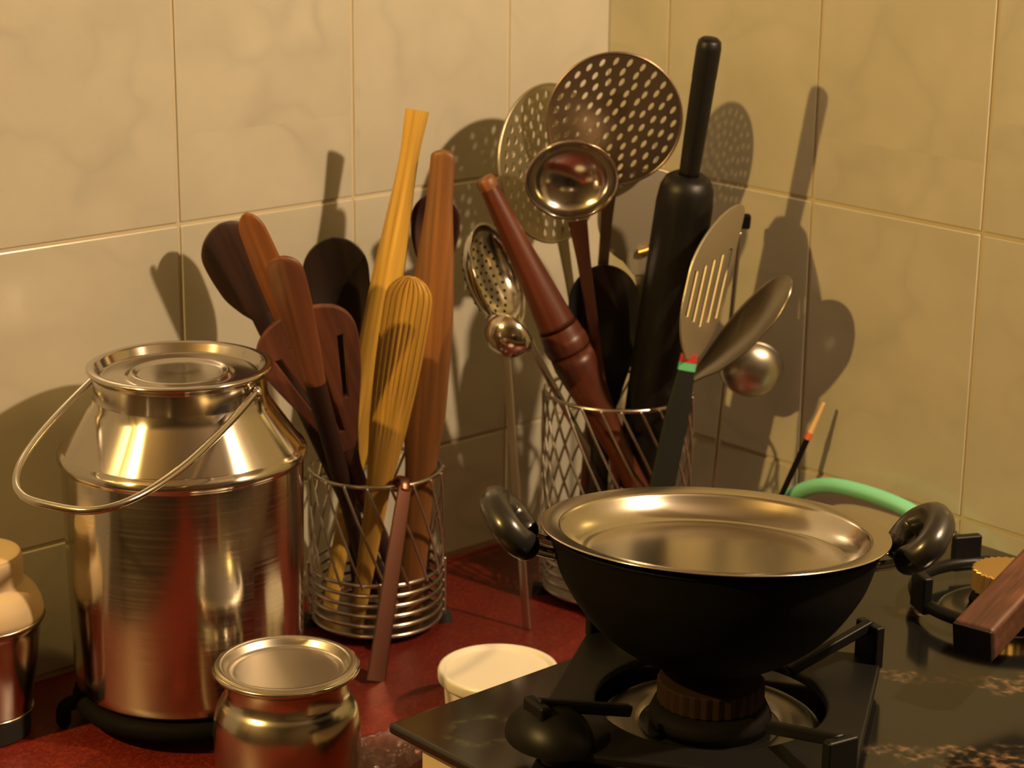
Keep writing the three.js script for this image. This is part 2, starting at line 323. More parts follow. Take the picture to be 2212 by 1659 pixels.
flat('wooden_turner', 'narrow brown wooden turner with worn round end in front of the slotted spoon', 'turner', local(B1, -6, -32, 13), M3([-502, 369, 147]), dir(-0.1, 1, 0.15), G1, (L) => [
  ['blade', { y0: L - 0.135, y1: L, w: [[L - 0.135, 0.009], [L - 0.09, 0.0125], [L - 0.03, 0.0152], [L, 0.0148]], th: [[L - 0.135, 0.009], [L - 0.06, 0.006], [L, 0.005]], dish: -0.002, tip: 0.016 }, M.brown],
  ['handle', { y0: 0, y1: L - 0.133, w: [[0, 0.006], [L - 0.133, 0.009]], th: 0.009, round: 0.95 }, M.darkWood]]);
{ // fan-shaped slotted spoon
  const [g, L] = leaning('slotted_spoon', 'dark wooden slotted spoon with a wide fan head low in the bunch', 'spoon', local(B1, 24, -18, 15), M3([-460, 310, 104]), dir(0.05, 1, 0.25), G1);
  const s = new THREE.Shape(), y = L;
  s.moveTo(-0.010, y - 0.150);
  s.bezierCurveTo(-0.018, y - 0.11, -0.034, y - 0.085, -0.043, y - 0.048); s.bezierCurveTo(-0.046, y - 0.03, -0.040, y - 0.020, -0.030, y - 0.012);
  s.bezierCurveTo(-0.015, y, 0.015, y + 0.002, 0.032, y - 0.008); s.bezierCurveTo(0.044, y - 0.016, 0.046, y - 0.03, 0.043, y - 0.045);
  s.bezierCurveTo(0.036, y - 0.085, 0.020, y - 0.11, 0.010, y - 0.150); s.closePath();
  for (const [x0, lean, a, b] of [[0.004, 0.5, 0.03, 0.126], [0.0165, 0.42, 0.03, 0.118], [0.029, 0.40, 0.036, 0.095], [-0.011, 0.42, 0.032, 0.118], [-0.027, 0.40, 0.04, 0.095]]) {
    const h = new THREE.Path(), wd = 0.0028, xa = x0, xb = x0 * (1 - lean * 1.2);
    h.moveTo(xa - wd, y - a); h.lineTo(xb - wd * 0.7, y - b); h.lineTo(xb + wd * 0.7, y - b); h.lineTo(xa + wd, y - a); h.closePath(); s.holes.push(h);
  }
  part(g, 'head', grainUV(plate(s, 0.006, 0.0012, 10)), M.fanWood);
  part(g, 'handle', loft({ y0: 0, y1: L - 0.146, w: [[0, 0.006], [L - 0.17, 0.007], [L - 0.146, 0.0105]], th: 0.0085, round: 0.95 }), M.maroon);
}
flat('wooden_spoon', 'large near-black wooden spoon behind the slotted spoon', 'spoon', local(B1, -20, -47, 12), M3([-374, 350, 46]), dir(0.15, 1, 0.12), G1, (L) => [
  ['bowl', { y0: L - 0.155, y1: L, w: [[L - 0.155, 0.009], [L - 0.12, 0.022], [L - 0.06, 0.0295], [L, 0.028]], tip: 0.030, th: [[L - 0.155, 0.009], [L - 0.06, 0.006], [L, 0.005]], dish: [[L - 0.155, 0], [L - 0.06, 0.012], [L - 0.01, 0.003], [L, 0]], nu: 20 }, M.nearBlackWood],
  ['handle', { y0: 0, y1: L - 0.152, w: [[0, 0.006], [L - 0.152, 0.0095]], th: 0.009, round: 0.95 }, M.nearBlackWood]]);
flat('bamboo_spatula', 'tallest yellow bamboo spatula, standing handle up with a flared square end', 'spatula', local(B1, -43, 2, 13), M3([-314, 460, 88]), dir(0.3, 1, 0.1), G1, (L) => [
  ['shaft', { y0: 0, y1: L, w: [[0, 0.007], [0.13, 0.0085], [0.20, 0.0146], [L - 0.20, 0.0150], [L - 0.148, 0.0138], [L - 0.10, 0.0112], [L - 0.04, 0.0084], [L - 0.006, 0.0101], [L, 0.0104]], th: [[0, 0.004], [0.15, 0.010], [L - 0.146, 0.015], [L - 0.03, 0.0085], [L, 0.0085]], round: 0.93, nv: 90 }, M.bamboo]]);
flat('wooden_bat', 'long tan wooden stirring bat with rounded top, right of the bamboo spatula', 'stirring bat', local(B1, 30, 6, 12), M3([-305, 428, 112]), dir(-0.15, 1, 0.1), G1, (L) => [
  ['shaft', { y0: 0, y1: L, w: [[0, 0.011], [0.13, 0.0135], [0.19, 0.0190], [L - 0.16, 0.0195], [L - 0.095, 0.0160], [L - 0.04, 0.0112], [L, 0.0102]], th: [[0, 0.006], [L - 0.093, 0.011], [L, 0.010]], round: 0.93, tip: 0.006, nv: 90 }, M.rust]]);
flat('bamboo_scoop', 'ribbed yellow bamboo scoop in front of the tan bat', 'scoop', local(B1, -16, 36, 12), M3([-369, 333, 148]), dir(-0.1, 1, 0.3), G1, (L) => [
  ['blade', { y0: L - 0.19, y1: L, w: [[L - 0.19, 0.0105], [L - 0.13, 0.0168], [L - 0.07, 0.0200], [L - 0.03, 0.0205], [L, 0.0190]], tip: 0.020, th: [[L - 0.19, 0.009], [L, 0.006]], dish: [[L - 0.19, -0.002], [L, -0.004]], ridges: 9, ridgeDepth: [[L - 0.15, 0], [L - 0.10, 0.0016]], nu: 54, nv: 36, round: 0.85 }, M.bambooRaw],
  ['handle', { y0: 0, y1: L - 0.188, w: [[0, 0.006], [L - 0.188, 0.0106]], th: [[0, 0.006], [L - 0.188, 0.009]], round: 0.9 }, M.bambooRaw]]);
flat('wooden_spoon', 'red-brown round wooden spoon mostly hidden behind the tan bat', 'spoon', local(B1, 40, -34, 12), M3([-296, 386, 92]), dir(0, 1, 0.15), G1, (L) => [
  ['bowl', { y0: L - 0.075, y1: L, w: [[L - 0.075, 0.007], [L - 0.05, 0.018], [L - 0.03, 0.0215], [L, 0.021]], tip: 0.022, th: 0.006, dish: [[L - 0.075, 0], [L - 0.03, 0.007], [L, 0]] }, M.maroon],
  ['handle', { y0: 0, y1: L - 0.073, w: [[0, 0.005], [L - 0.073, 0.007]], th: 0.008, round: 0.95 }, M.maroon]]);
{ // flat steel strip hooked over the holder's rim
  const foot = M3([-444, 1.5, 190]), top = M3([-380.5, 155, 152.6]);
  const [g, L] = leaning('hooked_strip', 'flat steel strip, reflected worktop red put into its colour, hooked over the rim of the shorter holder', 'skewer', foot, top, dir(0.43, 0.90, 0));
  part(g, 'strip', loft({ y0: 0, y1: L - 0.004, w: [[0, 0.009], [0.02, 0.0085], [L - 0.02, 0.0068], [L, 0.006]], th: 0.0022, round: 0.6, nv: 20 }), M.redReflectSteel);
  const hook = []; for (let i = 0; i <= 8; i++) { const a = Math.PI * i / 8; hook.push(V(0, L - 0.006 + 0.0095 * Math.sin(a), -0.0095 + 0.0095 * Math.cos(a))); }
  part(g, 'hook', capped(hook, 0.0024, 24, 10).scale(2.2, 1, 1), M.redReflectSteel);
}

// ---------------------------------------------------------------- steel and black tools in the taller holder
const G2 = 'tools in the taller wire holder';
function slottedDisc(r, rows, slotL, slotW, twist) {
  const s = new THREE.Shape(); s.absarc(0, 0, r, 0, Math.PI * 2, false);
  for (const [rad, n, off] of rows) for (let k = 0; k < n; k++) {
    const a = off + k / n * Math.PI * 2, cx = rad * Math.cos(a), cy = rad * Math.sin(a), c = Math.cos(twist), q = Math.sin(twist), h = new THREE.Path();
    const pts = []; for (let i = 0; i < 10; i++) { const b = -i / 10 * Math.PI * 2, x = Math.cos(b) * slotW, y = Math.sin(b) * slotL; pts.push([cx + x * c - y * q, cy + x * q + y * c]); }
    h.moveTo(...pts[0]); pts.slice(1).forEach((p) => h.lineTo(...p)); h.closePath(); s.holes.push(h);
  }
  return plate(s, 0.0014, 0.0003, 48);
}
const rowsOf = (r, n) => Array.from({ length: n }, (_, i) => { const rad = r * (0.12 + 0.76 * i / (n - 1)); return [rad, Math.max(3, Math.round(2 * Math.PI * rad / 0.0122)), i * 0.37]; });
function skimmer(label, foot, tip, face, r, m, rows, twist, turn) {
  const [g, L] = leaning('skimmer', label, 'skimmer', foot, tip, face, 'perforated skimmers');
  const head = part(g, 'disc', slottedDisc(r, rows, 0.0037, 0.0017, twist), m); head.position.set(0, L - r, 0); if (turn) head.rotation.set(...turn);
  const rim = new THREE.TorusGeometry(r, 0.0013, 8, 72); part(head, 'rim', rim, m);
  part(g, 'handle', loft({ y0: 0, y1: L - 2 * r + 0.012, w: [[0, 0.006], [L - 2 * r - 0.05, 0.005], [L - 2 * r + 0.012, 0.008]], th: 0.0024, round: 0.5, zc: -0.0016 }), m);
  return g;
}
skimmer('big dark round skimmer with rows of slots, highest in the corner', local(B2, -30, -46, 12), M3([-142, 503, 159]), dir(0.05, 1, 0.05), 0.060, M.skimmerDark, rowsOf(0.060, 6), -0.55);
skimmer('olive-grey round skimmer turned edgeways behind the steel ladle', local(B2, 4, -48, 12), M3([-163, 467, 78]), dir(0.72, 0.62, 0.05), 0.072, M.skimmerGrey, rowsOf(0.072, 7), -0.4);
function bowlGeometry(r, depth, th = 0.0012, seg = 48) {              // a spherical cup opening towards +z, rim at z = 0
  const pts = []; for (let i = 0; i <= 18; i++) { const a = i / 18 * Math.PI / 2; pts.push(new THREE.Vector2(Math.max(1e-5, r * Math.sin(a)), -depth * Math.cos(a))); }
  pts.push(new THREE.Vector2(r + 0.0012, 0.0006), new THREE.Vector2(r + 0.0006, 0.0014), new THREE.Vector2(r - th, 0.0006));
  for (let i = 18; i >= 0; i--) { const a = i / 18 * Math.PI / 2; pts.push(new THREE.Vector2(Math.max(1e-5, (r - th) * Math.sin(a)), -(depth - th) * Math.cos(a))); }
  return new THREE.LatheGeometry(pts, seg).rotateX(Math.PI / 2);
}
{ // steel ladle facing out
  const [g, L] = leaning('ladle', 'shiny steel ladle with its round bowl facing out below the dark skimmer', 'ladle', local(B2, 16, 4, 12), M3([-196, 432, 149]), dir(-0.05, 1, 0.12), G2);
  const b = part(g, 'bowl', bowlGeometry(0.0400, 0.024), M.steel); b.position.set(0, L - 0.036, 0.012); b.rotation.x = 0.36;
  part(g, 'handle', loft({ y0: 0, y1: L - 0.074, w: [[0, 0.0035], [0.12, 0.0035], [L - 0.12, 0.006], [L - 0.074, 0.0085]], th: 0.0026, round: 0.5, zc: [[L - 0.11, 0], [L - 0.074, 0.006]] }), M.redReflectSteel);
}
{ // flat round turner
  const [g, L] = leaning('flat_turner', 'plain round grey steel turner between ladle and black rolling pin', 'turner', local(B2, 18, -44, 12), M3([-97, 395, 156]), dir(0.1, 1, 0.1), G2);
  const r = 0.046, s = new THREE.Shape(); s.absarc(0, L - r, r, -1.1, Math.PI + 1.1, false); s.lineTo(-0.010, L - 2 * r - 0.008); s.lineTo(0.010, L - 2 * r - 0.008); s.closePath();
  part(g, 'disc', plate(s, 0.0016, 0.0004, 48), M.turner);
  part(g, 'handle', loft({ y0: 0, y1: L - 2 * r - 0.002, w: [[0, 0.005], [L - 2 * r - 0.03, 0.006], [L - 2 * r, 0.010]], th: 0.003, round: 0.5, zc: -0.0022 }), M.turner);
  part(g, 'fold', tube([V(-0.006, L - 0.078, 0.003), V(0.004, L - 0.073, 0.0065), V(0.016, L - 0.060, 0.004)], 0.0034, 16, 10), M.brass);
}
{ // black rolling pin, handle up
  const foot = local(B2, 14, -22, 12), tip = V(-0.138, 0.526, 0.263);
  const [g, L] = leaning('rolling_pin', 'tall black wooden rolling pin standing on end in the corner holder', 'rolling pin', foot, tip, dir(0, 1, 0), G2);
  const b0 = L * 0.17 * 1000, b1 = L * 765;
  part(g, 'barrel', grainUV(lathe([[0, b0], [14, b0], [20, b0 + 3], [24, b0 + 12], [25.2, b0 + 30], [25.6, (b0 + b1) / 2], [25.2, b1 - 26], [23.6, b1 - 12], [20, b1 - 4], [14, b1], [0, b1 + 1]], 48)), M.blackWood);
  part(g, 'grip', grainUV(lathe([[0, b1 - 2], [9.4, b1 - 2], [9.0, b1 + 4], [9.6, b1 + 30], [10.4, L * 1000 - 42], [10.2, L * 1000 - 38], [10.6, L * 1000 - 34], [10.8, L * 1000 - 9], [9.8, L * 1000 - 3], [7, L * 1000 - 0.5], [0, L * 1000]], 32)), M.blackWood);
  part(g, 'grip', grainUV(lathe([[0, 0], [8, 1], [10, 6], [9.4, b0 - 4], [9.4, b0 + 2], [0, b0 + 2]], 32)), M.blackWood);
}
{ // red turned masher stick leaning out to the left
  const [g, L] = leaning('masher_stick', 'red-brown turned wooden stick leaning left out of the corner holder', 'masher', M3([-133.4, 70, 216.6]), M3([-265, 401, 119]), dir(0, 1, 0.2), G2);
  const l = L * 1000;
  part(g, 'shaft', grainUV(lathe([[0, l - 152], [17.6, l - 152], [16.8, l - 146], [15.0, l - 120], [12, l - 80], [10, l - 40], [8.6, l - 14], [8.4, l - 11]], 40)), M.redPin);
  part(g, 'tip', grainUV(lathe([[8.4, l - 11.2], [9.0, l - 8], [8.8, l - 3], [7, l - 0.6], [0, l]], 40)), M.redPinEnd);
  part(g, 'collar', grainUV(lathe([[0, l - 176], [19.4, l - 176], [20.4, l - 173], [20.5, l - 166], [19.8, l - 163], [19.0, l - 161.5], [19.0, l - 158], [18.0, l - 151.5]], 40)), M.redPin);
  part(g, 'head', grainUV(lathe([[0, 0], [9, 0], [11, 4], [10, l - 290], [14.5, l - 235], [19.0, l - 200], [20.0, l - 188], [19.2, l - 176], [0, l - 176]], 40)), M.redPin);
}
{ // perforated strainer seen obliquely
  const [g, L] = leaning('strainer', 'shallow steel strainer with small round holes, left of the red stick', 'strainer', local(B2, 34, -40, 12), M3([-258, 347, 92]), dir(0.85, 0.30, 0.36), G2);
  const r = 0.049;
  const b = part(g, 'bowl', bowlGeometry(r, 0.023), M.steel); b.position.set(0, L - r, 0.004);
  const dots = []; for (const [rad, n] of [[0.008, 6], [0.0155, 12], [0.023, 18], [0.0305, 24], [0.038, 30]]) for (let k = 0; k < n; k++) {
    const a = k / n * Math.PI * 2 + rad * 40, z = -0.0218 * Math.sqrt(1 - (rad / (r - 0.0012)) ** 2); const at = V(rad * Math.cos(a), rad * Math.sin(a), z - 0.0006), nrm = V(at.x / r ** 2, at.y / r ** 2, at.z / 0.023 ** 2).normalize();
    dots.push(new THREE.CylinderGeometry(0.0015, 0.0015, 0.0019, 12).applyQuaternion(new THREE.Quaternion().setFromUnitVectors(UP, nrm)).translate(at.x, at.y, at.z)); }
  const h = part(b, 'holes', mergeGeometries(dots), M.blackIron); h.userData.kind = 'stuff';
  part(g, 'handle', loft({ y0: 0, y1: L - 2 * r + 0.004, w: [[0, 0.005], [L - 2 * r, 0.007]], th: 0.0026, round: 0.5, zc: 0.001 }), M.steel);
}
{ // black nylon spoon
  const [g, L] = leaning('nylon_spoon', 'glossy black nylon spoon low between masher stick and rolling pin', 'spoon', local(B2, -16, -5, 12), M3([-148, 312, 153]), dir(0.05, 1, 0.1), G2);
  part(g, 'bowl', loft({ y0: L - 0.150, y1: L, w: [[L - 0.150, 0.009], [L - 0.115, 0.020], [L - 0.06, 0.033], [L, 0.031]], tip: 0.034, th: 0.0032, dish: [[L - 0.150, 0], [L - 0.05, 0.013], [L - 0.01, 0.004], [L, 0]], nu: 22 }), M.nylon);
  part(g, 'handle', loft({ y0: 0, y1: L - 0.147, w: [[0, 0.007], [L - 0.147, 0.0092]], th: 0.006, round: 0.8 }), M.nylon);
}
{ // slotted turner with black handle, leaning outside the holder's rim
  const foot = local(B2, 12, 104, 2.5), neck = M3([-150, 247, 262]);
  const [g, L] = leaning('slotted_turner', 'steel slotted turner with a flat black handle leaning outside the corner holder', 'turner', foot, neck, dir(0.15, 1, 0.1), G2);
  part(g, 'handle', loft({ y0: 0, y1: L - 0.01, w: [[0, 0.0085], [0.06, 0.0115], [L - 0.05, 0.0105], [L - 0.01, 0.0075]], th: [[0, 0.006], [L, 0.005]], round: 0.7 }), M.handleBlack);
  part(g, 'ring_mark', loft({ y0: L - 0.0105, y1: L - 0.0035, w: 0.0078, th: 0.0062, round: 0.7, nv: 3 }), M.green, 'small green band');
  part(g, 'ring_mark', loft({ y0: L - 0.0032, y1: L + 0.004, w: 0.0076, th: 0.0060, round: 0.7, nv: 3 }), M.red, 'small red band');
  const head = new THREE.Group(); head.name = 'head'; g.add(head); head.position.set(0.002, L, 0); head.rotation.set(0, 0.92, -0.04); head.scale.setScalar(1.12);
  const H = 0.112, W2 = 0.041, s = new THREE.Shape();
  s.moveTo(-0.010, 0); s.bezierCurveTo(-0.03, 0.012, -W2, 0.03, -W2, 0.05); s.lineTo(-W2, H - 0.044); s.bezierCurveTo(-W2, H - 0.026, -0.02, H - 0.006, 0.0, H + 0.004); s.bezierCurveTo(0.02, H + 0.014, W2, H + 0.020, W2, H + 0.004); s.lineTo(W2, 0.05); s.bezierCurveTo(W2, 0.03, 0.03, 0.012, 0.010, 0); s.closePath();
  for (let k = 0; k < 5; k++) { const x = -0.029 + k * 0.0145, y0 = 0.026 + Math.abs(x) * 0.25, y1 = 0.070 + (x + 0.03) * 0.35, h = new THREE.Path(); h.moveTo(x - 0.0036, y0); h.lineTo(x - 0.0036, y1); h.lineTo(x + 0.0036, y1); h.lineTo(x + 0.0036, y0); h.closePath(); s.holes.push(h); }
  const bg = plate(s, 0.0018, 0.0004, 12);
  part(head, 'blade', bg, M.turner);
}
{ // big oval spoon, bent at the rim of the holder
  const g = thing('serving_spoon', 'large dark oval steel spoon sticking out to the right of the holder', 'spoon', local(B2, 40, -30, 12), G2);
  const o = g.position, rel = (r, t, y) => local(B2, r, t, y).sub(o), neck = rel(66, -3, 206);
  part(g, 'handle', capped([rel(40, -30, 14), rel(50, -24, 90), rel(58, -16, 165), rel(58, -10, 190), neck], 0.0026, 40, 10), M.darkSteel);
  const a = rel(146, 62, 314).sub(neck), L = a.length(), y = a.clone().normalize(), f = dir(-0.72, 0.30, 0.62), z = f.clone().addScaledVector(y, -f.dot(y)).normalize(), x = y.clone().cross(z);
  const b = part(g, 'bowl', loft({ y0: 0, y1: L, w: [[0, 0.004], [0.02, 0.013], [0.05, 0.026], [L * 0.6, 0.032], [L, 0.026]], tip: 0.034, th: 0.0018, dish: [[0, 0], [0.05, 0.007], [L * 0.6, 0.009], [L - 0.015, 0.003], [L, 0]], nu: 24, round: 0.3 }), M.darkSteel);
  b.position.copy(neck); b.quaternion.setFromRotationMatrix(new THREE.Matrix4().makeBasis(x, y, z));
}
{ // small round ladle hanging out to the right, back of its bowl outwards
  const g = thing('ladle', 'small steel ladle hanging right with the shining back of its bowl outwards', 'ladle', local(B2, 30, -46, 12), G2);
  const o = g.position, rel = (r, t, y) => local(B2, r, t, y).sub(o);
  part(g, 'handle', capped([rel(30, -46, 14), rel(38, -40, 100), rel(47, -34, 172), rel(56, -32, 203), rel(70, -27, 211), rel(97, -10, 215)], 0.0028, 48, 10), M.steelSoft);
  const b = part(g, 'bowl', bowlGeometry(0.0285, 0.021), M.steelSoft); b.position.copy(rel(122, -8, 216)); b.lookAt(b.getWorldPosition(V(0, 0, 0)).add(dir(0.05, -1, 0.35)));
}
{ // stub of a rod behind the slotted turner
  const [g, L] = leaning('skewer', 'thin steel skewer with a dark square end behind the slotted turner', 'skewer', local(B2, 90, -48, 2.5), M3([-41, 357, 220]), dir(0, 1, 0), G2);
  part(g, 'rod', capped([V(0, 0.002, 0), V(0, L - 0.02, 0)], 0.0022, 6, 8), M.wire);
  part(g, 'end_cap', new RoundedBoxGeometry(0.017, 0.013, 0.010, 2, 0.002).translate(0, L - 0.008, 0), M.blackIron);
}
{ // ladle standing outside the holder on its handle
  const foot = M3([-269, 1.5, 187]), tip = M3([-281, 283, 165]);
  const [g, L] = leaning('ladle', 'long thin steel ladle standing upside down outside the corner holder', 'ladle', foot, tip, dir(0.4, -0.6, 0.75));
  part(g, 'handle', loft({ y0: 0, y1: L - 0.03, w: [[0, 0.0042], [0.12, 0.0036], [L - 0.03, 0.0045]], th: 0.0030, round: 0.6 }), M.steelSoft);
  const b = part(g, 'bowl', bowlGeometry(0.0225, 0.020), M.steel); b.position.set(0, L - 0.012, 0.006); b.rotation.x = -0.5;
}
{ // thin lighter leaning in the corner behind the wok
  const [g, L] = leaning('lighter_wand', 'thin black stick with a pale tip leaning on the right wall behind the wok', 'stick', M3([-62, 2.5, 252]), M3([-18, 192, 308]), dir(0, 1, 0));
  part(g, 'shaft', capped([V(0, 0.003, 0), V(0, L - 0.036, 0)], 0.0027, 6, 10), M.blackIron);
  part(g, 'collar', new THREE.CylinderGeometry(0.0032, 0.0032, 0.007, 12).translate(0, L - 0.034, 0), M.lighterRing);
  part(g, 'tip', new THREE.CylinderGeometry(0.0016, 0.0028, 0.032, 12).translate(0, L - 0.016, 0), M.lighterTip);
}

// ---------------------------------------------------------------- white tub and plastic film on the worktop
{
  const g = thing('plastic_tub', 'low white plastic tub with lid between the wire holder and the stove', 'tub', V(-0.4113, 0, 0.3087));
  part(g, 'body', lathe([[0, 0], [40, 0], [42, 2], [44.5, 36], [45, 38], [0, 38]], 64), M.plasticWhite);
  part(g, 'lid', lathe([[44, 34], [47.5, 34.5], [49, 36.5], [49.2, 42], [48.2, 44.6], [46, 45.2], [44, 44], [42.5, 42], [41, 41.6], [20, 41], [18, 40.6], [0, 40.6]], 72), M.plasticLid);
}
{
  const g = new THREE.PlaneGeometry(0.085, 0.06, 34, 24).rotateX(-Math.PI / 2), p = g.attributes.position;
  for (let i = 0; i < p.count; i++) { const x = p.getX(i), z = p.getZ(i), n = Math.abs(fbm(x * 38, z * 38, 3, 4)); p.setXYZ(i, x + 0.006 * fbm(z * 30, x * 30, 9, 2), 0.0015 + 0.03 * n * Math.max(0, 1 - (x / 0.05) ** 2) , z + 0.006 * fbm(x * 30, z * 30, 19, 2)); }
  g.computeVertexNormals();
  const t = thing('plastic_film', 'crumpled clear plastic film on the worktop beside the stove corner', 'plastic wrap', V(-0.533, 0.001, 0.306));
  part(t, 'sheet', g, M.film);
}

// ---------------------------------------------------------------- stove
const SX0 = -0.640, SX1 = -0.040, SZ0 = 0.453, SZ1 = 1.15, GY = 0.117, HB = V(-0.473, GY, 0.595), RB = V(-0.150, GY, 0.606);
const ST = thing('gas_stove', 'black glass gas stove top against the right tiled wall', 'stove', V(0, 0, 0));
{
  const w = SX1 - SX0, d = SZ1 - SZ0, cx = (SX0 + SX1) / 2, cz = (SZ0 + SZ1) / 2;
  const top = new RoundedBoxGeometry(w, 0.008, d, 3, 0.003).translate(cx, GY - 0.004, cz), p = top.attributes.position, uv = top.attributes.uv;
  for (let i = 0; i < uv.count; i++) uv.setXY(i, (p.getX(i) - SX0) / 0.72, (p.getZ(i) - SZ0) / 0.72);
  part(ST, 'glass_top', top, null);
  part(ST, 'body', new RoundedBoxGeometry(w - 0.03, 0.075, d - 0.03, 2, 0.006).translate(cx, 0.0715, cz), M.panel, 'beige metal body below the glass');
  for (const x of [SX0 + 0.05, SX1 - 0.05]) for (const z of [SZ0 + 0.05, SZ1 - 0.05]) part(ST, 'foot', new THREE.CylinderGeometry(0.014, 0.016, 0.036, 20).translate(x, 0.018, z), M.rubber);
  for (const [c, k, cup] of [[HB, 66, 41], [RB, 42, 27]]) {
    const o = (g) => g.translate(c.x, c.y, c.z);
    part(ST, 'drip_ring', o(lathe([[k - 18, 0.3], [k - 14, 3.0], [k - 4, 4.0], [k + 5, 3.2], [k + 9, 0.3]], 64)), M.chrome);
    part(ST, 'burner_cup', o(lathe([[0, 0.3], [cup, 0.3], [cup + 1, 8], [cup - 3, 17], [0, 17]], 48)), M.blackIron);
  }
  // ribbed caps
  const cap = (r, h, amp) => { const s = new THREE.Shape(), n = 28; for (let i = 0; i <= n * 4; i++) { const a = i / (n * 4) * Math.PI * 2, q = r + amp * Math.cos(a * n); i ? s.lineTo(q * Math.cos(a), q * Math.sin(a)) : s.moveTo(q * Math.cos(a), q * Math.sin(a)); } return plate(s, h, 0.0012).rotateX(-Math.PI / 2); };
  part(ST, 'burner_cap', cap(0.036, 0.016, 0.0006).translate(HB.x, GY + 0.0252, HB.z), M.shadedCap);
  part(ST, 'burner_cap', cap(0.026, 0.018, 0.0011).translate(RB.x, GY + 0.0262, RB.z), M.brass, 'bright ribbed brass cap');
  for (const z of [0.60, 0.82, 1.02]) part(ST, 'knob', lathe(roundProfile([[0, 0], [18, 0], [19, 3], [17, 16], [14, 19], [0, 20]]), 40).rotateZ(Math.PI / 2).translate(SX0 + 0.0155, 0.070, z), M.bakelite);
}
const PALE_PATCHES = [[0.362, 0.217, 0.065, 0.017, 0.83], [0.41, 0.26, 0.05, 0.02, 0.83], [0.44, 0.110, 0.034, 0.012, 0.4], [0.258, 0.292, 0.06, 0.018, 0.83], [0.315, 0.34, 0.07, 0.02, 0.83]];  // pale brown mottled ellipses in the glass colour
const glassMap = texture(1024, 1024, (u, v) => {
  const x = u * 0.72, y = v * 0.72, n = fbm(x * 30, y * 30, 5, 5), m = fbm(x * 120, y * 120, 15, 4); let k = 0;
  for (const [cx, cy, rx, ry, a] of PALE_PATCHES) { const p = x - cx, q = y - cy, ca = Math.cos(a), sa = Math.sin(a); k = Math.max(k, clamp((0.95 - Math.hypot((p * ca + q * sa) / rx, (q * ca - p * sa) / ry) + 1.7 * n) * 3, 0, 1) * clamp(0.4 + 2.6 * m, 0, 1)); }
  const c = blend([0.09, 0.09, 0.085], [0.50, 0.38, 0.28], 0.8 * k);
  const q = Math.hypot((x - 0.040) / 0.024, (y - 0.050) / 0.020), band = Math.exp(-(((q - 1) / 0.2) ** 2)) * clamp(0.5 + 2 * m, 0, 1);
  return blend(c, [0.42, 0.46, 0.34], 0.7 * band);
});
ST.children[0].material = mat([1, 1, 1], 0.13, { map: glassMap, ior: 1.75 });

function panSupport(label, c, r, h, plateMade, turn) {
  const g = thing('pan_support', label, 'pan support', c);
  g.rotation.y = turn;
  if (plateMade) {
    const s = roundRect(2 * r * 0.72, 2 * r * 0.72, 0.022), hole = new THREE.Path(); hole.absarc(0, 0, r * 0.53, 0, Math.PI * 2, true); s.holes.push(hole);
    part(g, 'plate', plate(s, 0.007, 0.002, 32).rotateX(-Math.PI / 2).translate(0, 0.0145, 0), M.enamel);
  } else part(g, 'hoop', new THREE.TorusGeometry(r * 0.85, 0.0052, 10, 64).rotateX(Math.PI / 2).translate(0, 0.0135, 0), M.enamel);
  for (let k = 0; k < 4; k++) {
    const a = k * Math.PI / 2 + Math.PI / 4, q = (o) => o.rotateY(-a), rr = plateMade ? r * 0.93 : r * 0.87;
    part(g, 'leg', q(new RoundedBoxGeometry(0.008, h - (plateMade ? 0.014 : 0.006), 0.024, 2, 0.002).translate(rr, h / 2 + (plateMade ? 0.007 : 0.004), 0)), M.enamel);
    if (plateMade) part(g, 'arm', q(new RoundedBoxGeometry(rr * 0.55, 0.008, 0.007, 2, 0.0018).rotateZ(plateMade ? 0.28 : 0).translate(rr * 0.74, h - (plateMade ? 0.012 : 0.004), 0)), M.enamel);
    if (plateMade && k === 2) part(g, 'corner_dome', q(new THREE.SphereGeometry(0.027, 28, 16, 0, Math.PI * 2, 0, Math.PI / 2).scale(1, 0.9, 1.3).translate(rr * 0.93, 0.0175, 0)), M.enamel);
    if (plateMade) part(g, 'foot', q(new THREE.CylinderGeometry(0.007, 0.009, 0.0105, 16).translate(rr * 0.90, 0.0058, 0)), M.rubber);
  }
  return g;
}
panSupport('square black pan support with four tall legs under the wok', HB, 0.148, 0.046, true, 0.585 );
panSupport('round black pan support around the brass burner behind the wok', RB, 0.082, 0.036, false, 0.3);

